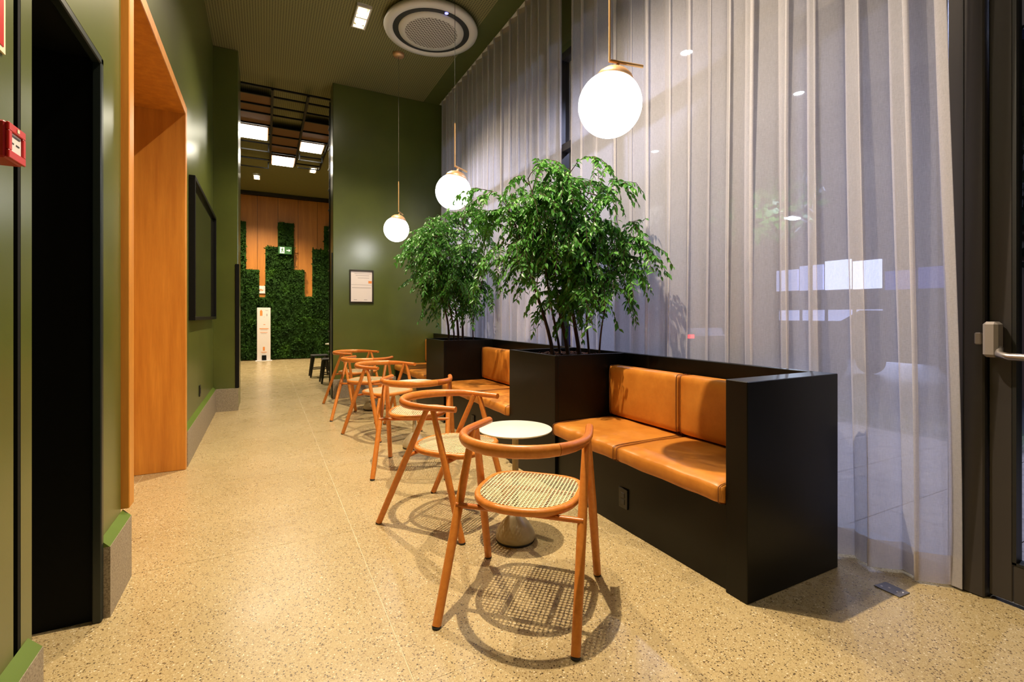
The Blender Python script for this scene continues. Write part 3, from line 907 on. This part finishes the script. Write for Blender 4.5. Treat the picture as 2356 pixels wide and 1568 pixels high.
chairs = [(1.057, 1.925, 45, 'orange wooden cane chair nearest the viewer, its back turned to us'),
          (1.049, 2.977, -53.3, 'orange wooden cane chair facing the nearest table, second from the viewer'),
          (1.150, 4.020, 64, 'orange wooden cane chair with back turned, third from the viewer'),
          (1.160, 5.410, -62, 'orange wooden cane chair facing the second table, fourth from the viewer'),
          (1.140, 6.340, 53, 'orange wooden cane chair, fifth from the viewer'),
          (1.180, 7.500, -56, 'orange wooden cane chair by the end wall corner, farthest of the row')]
proto = make_chair()
for i, (x, y, ang, lb) in enumerate(chairs):
    o = proto if i == 0 else copy_tree(proto)
    o.name = 'cafe_chair'
    o['_i'] = i
    chairs[i] = (o, x, y, ang, lb)
for (o, x, y, ang, lb) in chairs:
    o.location = (x, y, 0); o.rotation_euler = (0, 0, R(ang-90)); o['label'] = lb
    del o['_i']

# ------------------------------------------------------------------ cafe tables
tables = [(1.295, 2.467, 'small round white pedestal table nearest the viewer'), (1.315, 4.660, 'small round white pedestal table beside the middle bench'), (1.32, 6.83, 'small round white pedestal table by the far bench')]
def make_table():
    t = thing('cafe_table', (0,0,0), 'x', 'table', 'small white pedestal tables')
    MB().lathe([(0.0001, .634), (.195, .634), (.208, .637), (.214, .642), (.214, .6455), (.211, .647), (0.0001, .647)], 64).build('tabletop', 'table_white', t)
    MB().tube([(0,0,.10), (0,0,.634)], .0185, 20).build('stem', 'table_cream_shaded', t)
    MB().lathe([(0.0001, .012), (.112, .012), (.116, .02), (.112, .045), (.098, .075), (.075, .105), (.050, .130), (.030, .146), (.0195, .150), (.0001, .150)], 40).build('base', 'table_cream_shaded', t)
    MB().lathe([(0.0001, 0), (.110, 0), (.113, .006), (.112, .012), (0.0001, .012)], 40).build('foot_ring', 'rubber', t)
    return t
tp = make_table()
tl = [tp if i == 0 else copy_tree(tp) for i in range(3)]
for o, (x, y, lb) in zip(tl, tables): o.location = (x, y, 0); o['label'] = lb

# ------------------------------------------------------------------ things on the left wall
pc = thing('wall_picture', (XW, 6.3, 1.95), 'large glossy dark picture in a black frame on the left green wall', 'picture')
y0, y1, z0, z1 = 5.30, 7.45, 1.26, 2.61
x = XW+.001
for (a, b_, c, d) in ((y0, y1, z1-.035, z1), (y0, y1, z0, z0+.035), (y0, y0+.035, z0+.035, z1-.035), (y1-.035, y1, z0+.035, z1-.035)):
    MB().box(x, x+.05, a, b_, c, d, .002).build('frame_bar', 'black_metal', pc)
MB().box(x, x+.02, y0+.035, y1-.035, z0+.035, z1-.035).build('picture_pane', 'picture_glass', pc)
al = thing('fire_alarm_box', (XW, 1.66, 1.735), 'red fire alarm call point on the near left wall', 'fire alarm')
x = XW+.0005
MB().box(x, x+.062, 1.612, 1.708, 1.690, 1.782, .004).build('body', 'red_dark', al)
for (a, b_, c, d) in ((1.614, 1.706, 1.760, 1.780), (1.614, 1.706, 1.692, 1.712), (1.614, 1.630, 1.712, 1.760), (1.692, 1.706, 1.712, 1.760)):
    MB().box(x+.0625, x+.069, a, b_, c, d, .0015).build('front_cover', 'red', al)
MB().box(x+.0622, x+.0645, 1.630, 1.690, 1.713, 1.759).build('label_card', 'paper', al)
for (a, b_, c) in ((1.636, 1.682, 1.752), (1.634, 1.650, 1.734), (1.662, 1.680, 1.734)):
    MB().box(x+.0646, x+.0652, a, b_, c-.002, c+.002).build('print_line', 'dark_gap', al)
MB().box(x+.069, x+.0705, 1.655, 1.667, 1.765, 1.775, .0005).build('indicator', 'cream_edge', al)
sg = thing('wall_sign', (XW, 1.6, 2.1), 'red safety sign with pale border at the left edge', 'sign')
MB().box(XW+.0005, XW+.006, 1.50, 1.775, 2.005, 2.40).build('border', 'cream_edge', sg)
MB().box(XW+.006, XW+.0075, 1.515, 1.762, 2.02, 2.385).build('red_field', 'red', sg)
sw = thing('wall_socket', (XW, 6.1, .50), 'black socket plate low on the left green wall', 'socket')
MB().box(XW+.0005, XW+.010, 6.06, 6.14, .44, .56, .002).build('face_plate', 'switch_black', sw)
MB().box(XW+.010, XW+.013, 6.08, 6.12, .47, .53, .001).build('insert', 'dark_gap', sw)

# framed certificate on the end wall
ct = thing('framed_notice', (1.38, YE, 1.78), 'white paper notice in a thin dark frame on the end wall', 'notice')
y = YE-.0005; a, b_, c, d = 1.192, 1.568, 1.512, 2.045
for (p0, p1, q0, q1) in ((a, b_, d-.022, d), (a, b_, c, c+.022), (a, a+.022, c+.022, d-.022), (b_-.022, b_, c+.022, d-.022)):
    MB().box(p0, p1, y-.022, y, q0, q1, .002).build('frame_bar', 'frame_dark', ct)
MB().box(a+.022, b_-.022, y-.008, y, c+.022, d-.022).build('paper', 'paper', ct)
for (p0, p1, q, th, mt_n) in ((1.27, 1.53, 1.985, .004, 'ink'), (1.29, 1.50, 1.955, .004, 'ink'), (1.32, 1.50, 1.915, .004, 'ink'), (1.22, 1.54, 1.805, .003, 'ink'),
                              (1.23, 1.53, 1.757, .005, 'ink'), (1.26, 1.31, 1.565, .005, 'ink'), (1.42, 1.47, 1.565, .005, 'ink'), (1.487, 1.542, 1.850, .020, 'orange_ink')):
    MB().box(p0, p1, y-.0088, y-.008, q-th, q+th).build('print_line', mt_n, ct)

# floor plate near the door
fp = thing('floor_plate', (2.65, 1.19, 0), 'small grey metal floor plate with screws beside the curtain hem', 'floor plate')
MB().prism([(2.606, 1.246), (2.690, 1.236), (2.685, 1.135), (2.601, 1.139)], 'z', 0.0005, .005).build('plate', 'plate_grey', fp)
for (x, y) in ((2.63, 1.225), (2.645, 1.20), (2.64, 1.165), (2.66, 1.15)):
    MB().lathe([(0.0001, .0062), (.005, .0062), (.006, .005)], 10, (x, y, 0)).build('screw', 'steel', fp)

# ------------------------------------------------------------------ far room things
to = thing('sanitizer_totem', (-.05, 15.55, 0), 'white freestanding totem board with orange icons before the moss wall', 'totem')
a, b_ = -.215, .135; y = 15.60
MB().box(a, b_, y, y+.06, .02, 1.545, .006).build('board', 'paper', to)
MB().box(a-.04, b_+.04, y-.12, y+.16, 0, .02, .004).build('base_plate', 'paper', to)
MB().box(-.09, .025, y-.04, y, .03, .17, .006).build('foot_pedal', 'black_metal', to)
for (p0, p1, q0, q1, mt_n) in ((-.14, -.075, 1.31, 1.45, 'orange_ink'), (-.125, -.09, 1.45, 1.48, 'orange_ink'), (.00, .075, 1.455, 1.47, 'ink'), (.025, .055, 1.30, 1.37, 'ink'), (-.04, -.025, 1.27, 1.285, 'ink'),
                               (-.05, .0, 1.05, 1.065, 'orange_ink'), (-.155, .08, .925, .945, 'orange_ink'), (-.13, .055, .895, .906, 'ink'), (-.13, .055, .82, .832, 'orange_ink'), (-.11, .03, .79, .80, 'ink'),
                               (-.065, -.015, .30, .41, 'orange_ink'), (-.12, .04, .255, .266, 'orange_ink'), (-.09, .01, .235, .243, 'orange_ink')):
    MB().box(p0, p1, y-.002, y-.0005, q0, q1).build('print_mark', mt_n, to)
ex = thing('exit_sign', (.52, 15.85, 3.26), 'green emergency exit sign with running figure and arrow', 'exit sign')
y = 15.80; a, b_, c, d = .345, .705, 3.155, 3.375
MB().box(a, b_, y, y+.03, c, d, .003).build('board', 'exit_green', ex)
MB().box(.385, .505, y-.003, y-.0005, 3.175, 3.355).build('door_symbol', 'exit_white', ex)
def exm(pts, nm='running_figure', mt_n='exit_green', yy=y-.006):
    MB().prism(pts, 'y', yy, yy+.0025).build(nm, mt_n, ex)
exm([(.445,3.33),(.465,3.33),(.465,3.35),(.445,3.35)])
exm([(.42,3.30),(.455,3.325),(.475,3.29),(.44,3.25),(.43,3.255)])
exm([(.44,3.26),(.455,3.25),(.43,3.19),(.415,3.20)])
exm([(.45,3.265),(.475,3.245),(.49,3.20),(.475,3.20),(.455,3.24)])
exm([(.56,3.252),(.62,3.252),(.62,3.225),(.675,3.265),(.62,3.305),(.62,3.278),(.56,3.278)], 'arrow', 'exit_white', y-.003)
sn = thing('wall_sign', (-.11, 15.9, 2.08), 'small white square sign with an orange emblem on the wood wall', 'sign')
MB().box(-.222, -.005, 15.99, 16.02, 1.972, 2.197, .002).build('board', 'paper', sn)
for (p0, p1, q0, q1) in ((-.205, -.03, 2.075, 2.083), (-.15, -.085, 2.095, 2.103), (-.14, -.07, 2.052, 2.060), (-.17, -.14, 2.083, 2.097), (-.085, -.06, 2.060, 2.075)):
    MB().box(p0, p1, 15.985, 15.9895, q0, q1).build('emblem', 'orange_ink', sn)
def stool(x, y, lb):
    t = thing('stool', (x, y, 0), lb, 'stool', 'black stools in the far room')
    MB().box(x-.17, x+.17, y-.17, y+.17, .44, .47, .008).build('seat', 'stool_black', t)
    for sx in (-1, 1):
        for sy in (-1, 1):
            MB().tube([(x+sx*.13, y+sy*.13, .445), (x+sx*.19, y+sy*.19, .0)], [.032, .016], 4).build('leg', 'stool_black', t)
    for s_ in (-1, 1):
        MB().box(x-.165, x+.165, y+s_*.16-.008, y+s_*.16+.008, .17, .19).build('stretcher', 'stool_black', t)
stool(1.04, 11.1, 'black metal stool beside the far white table, farther one')
stool(1.15, 10.0, 'black metal stool half hidden behind the end wall corner')
ft = thing('far_table', (1.42, 10.75, 0), 'round white table top glimpsed behind the black stools', 'table')
MB().lathe([(.0001, .70), (.29, .70), (.30, .71), (.30, .722), (.0001, .722)], 40, (1.42, 10.75, 0)).build('tabletop', 'table_white', ft)
MB().tube([(1.42, 10.75, .05), (1.42, 10.75, .70)], .025, 14).build('stem', 'table_white', ft)
MB().lathe([(.0001, 0), (.2, 0), (.2, .015), (.03, .06), (.0001, .06)], 30, (1.42, 10.75, 0)).build('base', 'table_white', ft)

# ------------------------------------------------------------------ outside at night
pv = MB().box(3.12, 7.4, -4, 16, -.16, -.03)
paving = tag(pv.build('pavement', 'grout'), 'pale pavement outside the glass', None, None, 'structure')
pave_me = MB().box(-.297, .297, -.297, .297, -.03, 0).mesh('paving_slab', 'paving')
for i in range(7):
    for j in range(16):
        inst('paving_slab', pave_me, paving, (3.43+.6*i, -2.2+.6*j, -.005))
tag(MB().box(7.4, 60, -30, 70, -.3, -.14).build('street', 'asphalt'), 'dark street beyond the pavement', None, None, 'structure')
rnd = random.Random(31)
gs = MB()
for _ in range(5200):
    x = rnd.uniform(6.3, 7.35); y = rnd.uniform(-.5, 5.0); hh = rnd.uniform(.08, .22)
    dx, dy = rnd.uniform(-.06,.06), rnd.uniform(-.06,.06)
    gs.add([(x-.008, y, -.005), (x+.008, y+.006, -.005), (x+dx, y+dy, hh)], [(0,1,2)])
tag(gs.build('grass_bed', 'grass'), 'bright green grass strip at the kerb outside', 'grass', None, 'stuff')
# canopy over the pavement
cn = MB().box(3.16, 6.6, -6, 18, 4.15, 4.5)
tag(cn.build('canopy', 'concrete_warm'), 'pale concrete canopy over the pavement outside', None, None, 'structure')
# building across the street with lit windows
bl = thing('lit_building', (19, 10, 0), 'blue-white lit shop building across the night street', 'building')
MB().box(19.2, 24, -14, 40, 0, 9).build('wall', 'night_dark', bl)
for k in range(4):
    ya = 8.92 + k*.98
    MB().box(19.10, 19.19, ya, ya+.90, 2.28 + .02*k, 3.40 - .10*abs(k-1)).build('lit_window', ('shop_glow', 'shop_glow', 'shop_glow_soft', 'shop_glow_soft')[k], bl)
for k in range(6): MB().box(19.10, 19.19, 3.2+k*.95, 4.05+k*.95, 2.2, 3.1 - .05*k).build('lit_window', 'shop_glow_blue', bl)
MB().box(18.3, 19.1, 3, 14.5, 1.58, 2.16).build('awning', 'night_brown', bl)
for k in range(4): MB().box(19.10, 19.19, 8.9+k*.98, 8.9+k*.98+.80, 1.12, 1.54).build('low_window', 'shop_glow_soft', bl)
light('shop_spill', 'AREA', bl, (-1.2, -2.0, 3.6), 600, (.55, .62, 1.0), shape='RECTANGLE', size=8, size_y=1.6).rotation_euler = (0, R(90), 0)
# trees and hedge across, street lamps
def blob(name, c, r, mt_n, label, cat, seed, nleaf=900, group=None):
    rn_ = random.Random(seed); t = thing(name, (c[0], c[1], 0), label, cat, group)
    MB().tube([(c[0], c[1], 0), (c[0]+.1, c[1], c[2])], [.14, .08], 8).build('trunk', 'bark', t)
    mb = MB()
    for _ in range(nleaf):
        d = Vector((rn_.gauss(0,1), rn_.gauss(0,1), rn_.gauss(0,1))).normalized()*rn_.uniform(.4, 1)**.5
        p = Vector(c) + Vector((d.x*r[0], d.y*r[1], d.z*r[2])); s_ = rn_.uniform(.10, .22)
        a = Vector((rn_.uniform(-1,1), rn_.uniform(-1,1), rn_.uniform(-1,1))).normalized()*s_; b3 = a.cross(d).normalized()*s_*.5
        mb.add([p-a, p+b3, p+a, p-b3], [(0,1,2,3)])
    tag(mb.build('foliage', mt_n, t), kind='stuff')
blob('street_tree', (10.5, 2.9, 4.3), (1.6, 1.6, 2.3), 'hedge', 'dark street tree seen beside the glass door', 'tree', 41, 1500)
blob('street_tree', (13.5, 9.6, 4.8), (1.6, 1.8, 1.4), 'leaf', 'tree beside the white street lamp across the road', 'tree', 42, 900)
def street_lamp(x, y, z, lb, en):
    t = thing('street_lamp', (x, y, 0), lb, 'street lamp', 'street lamps outside')
    MB().tube([(x, y, 0), (x, y, z), (x-.6, y, z+.15)], .05, 8).build('pole', 'night_dark', t)
    MB().box(x-1.0, x-.55, y-.12, y+.12, z+.08, z+.20, .02).build('head', 'night_dark', t)
    MB().box(x-.95, x-.6, y-.1, y+.1, z+.04, z+.079).build('lens', 'lamp_white', t)
    light('lamp_light', 'POINT', t, (-.8, 0, z-.1), en, (.70, .80, 1.0), shadow_soft_size=.12)
street_lamp(12.8, 7.6, 3.75, 'white street lamp glowing through the near curtain', 500)
for i, (x, y, lb) in enumerate(((6.05, 3.74, 'brightest round downlight in the canopy, through the near curtain'), (4.04, 3.72, 'round canopy downlight seen high through the near curtain'), (5.98, 6.20, 'round canopy downlight low beside the nearest globe lamp'),
        (4.04, 6.20, 'round canopy downlight behind the two trees'), (6.05, 1.26, 'round canopy downlight outside the glass door'), (4.04, 8.68, 'round canopy downlight far behind the end curtain'))):
    t = thing('canopy_downlight', (x, y, 4.15), lb, 'downlight', 'downlights in the outside canopy')
    MB().lathe([(.075, 0), (.085, -.012), (.07, -.014), (.06, -.006)], 24, (x, y, 4.149)).build('trim_ring', 'white_plastic', t)
    MB().lathe([(.0001, -.004), (.06, -.004)], 24, (x, y, 4.149)).build('bulb', 'lamp_white', t)
    light('down_beam', 'SPOT', t, (0, 0, -.03), 480, (.62, .68, 1.0), spot_size=R(150), spot_blend=.5, shadow_soft_size=.05)
# parked cars on the street
def car(x, y, label, mt_n):
    t = thing('parked_car', (x, y, -.14), label, 'car', 'cars on the street')
    prof = [(-2.0,.35),(-2.05,.7),(-1.9,.95),(-1.2,1.02),(-.65,1.42),(.7,1.45),(1.35,1.05),(2.0,.9),(2.1,.6),(2.05,.35)]
    MB().prism([(y+a, z-.02) for a, z in prof], 'x', x-.85, x+.85).build('body', mt_n, t)
    MB().prism([(y+a, z-.02) for a, z in [(-1.05,1.04),(-.6,1.38),(.65,1.40),(1.15,1.07)]], 'x', x-.86, x+.86).build('window', 'car_glass', t)
    for a in (-1.3, 1.3):
        for s_ in (-1, 1):
            MB().tube([(x+s_*.78, y+a, .18), (x+s_*.88, y+a, .18)], .32, 20).build('wheel', 'rubber', t)
    MB().box(x-.8, x-.55, y-2.08, y-2.02, .62, .74).build('tail_lamp', 'lamp_red', t)
car(12.6, 5.2, 'dark parked car seen past the glass door', 'car_paint')
car(12.2, 12.5, 'dark car with a red tail lamp behind the near curtain', 'car_paint')
car(14.5, 19.5, 'dark car far up the street behind the trees', 'car_paint')
# pale box van seen through the door
bx = thing('box_van', (15.0, 3.4, -.14), 'pale box van parked beyond the glass door', 'van')
MB().box(14.0, 16.0, 1.2, 4.55, .75, 2.75, .05).build('cargo_box', 'car_white', bx)
MB().box(14.2, 15.8, 4.55, 5.6, .5, 1.8, .1).build('cab', 'car_paint', bx)
for a in (1.9, 5.0): MB().tube([(14.0, a, .24), (14.25, a, .24)], .38, 18).build('wheel', 'rubber', bx)
# lit sign up the street, seen in the gap between the two curtains
ls = thing('street_sign', (9.0, 13.6, 0), 'dark blue sign with white lettering seen between the curtains', 'sign')
SX = 9.0
def sgn(px, py):      # crop frame of the sign -> metres on the sign face
    return (14.25 - (px-400)/450*1.05, 1.50 - (py-300)/900*.62)
MB().box(SX, SX+.08, 13.05, 14.45, .35, 1.62, .01).build('board', 'sign_navy', ls)
for poly in ([(530,400),(615,370),(605,530),(575,500)], [(490,520),(520,510),(605,700),(560,715),(510,640)], [(670,360),(740,370),(805,470),(805,620),(770,690),(695,715),(710,540)],
             [(425,370),(470,400),(455,440),(420,410)], [(415,650),(490,645),(520,690),(440,720)], [(480,760),(625,755),(570,840)], [(510,870),(535,865),(600,905),(575,930)],
             [(515,945),(590,960),(610,1050),(655,1060),(650,1095),(480,1095),(500,1055)], [(740,830),(830,840),(835,970),(790,970)], [(810,380),(850,370),(850,420)], [(1020,390),(1060,390),(1050,700),(1020,700)]):
    MB().prism([sgn(*p) for p in poly], 'x', SX-.012, SX-.001).build('letter', 'sign_white', ls)
MB().prism([sgn(*p) for p in [(440,1260),(650,1350),(650,1568),(440,1568)]], 'x', SX-.012, SX-.001).build('teal_panel', 'sign_teal', ls)
for yy in (13.2, 14.3): MB().tube([(SX+.04, yy, -.14), (SX+.04, yy, .36)], .03, 8).build('post', 'night_dark', ls)
print('leaves', n1, n2, 'objects', len(bpy.data.objects))
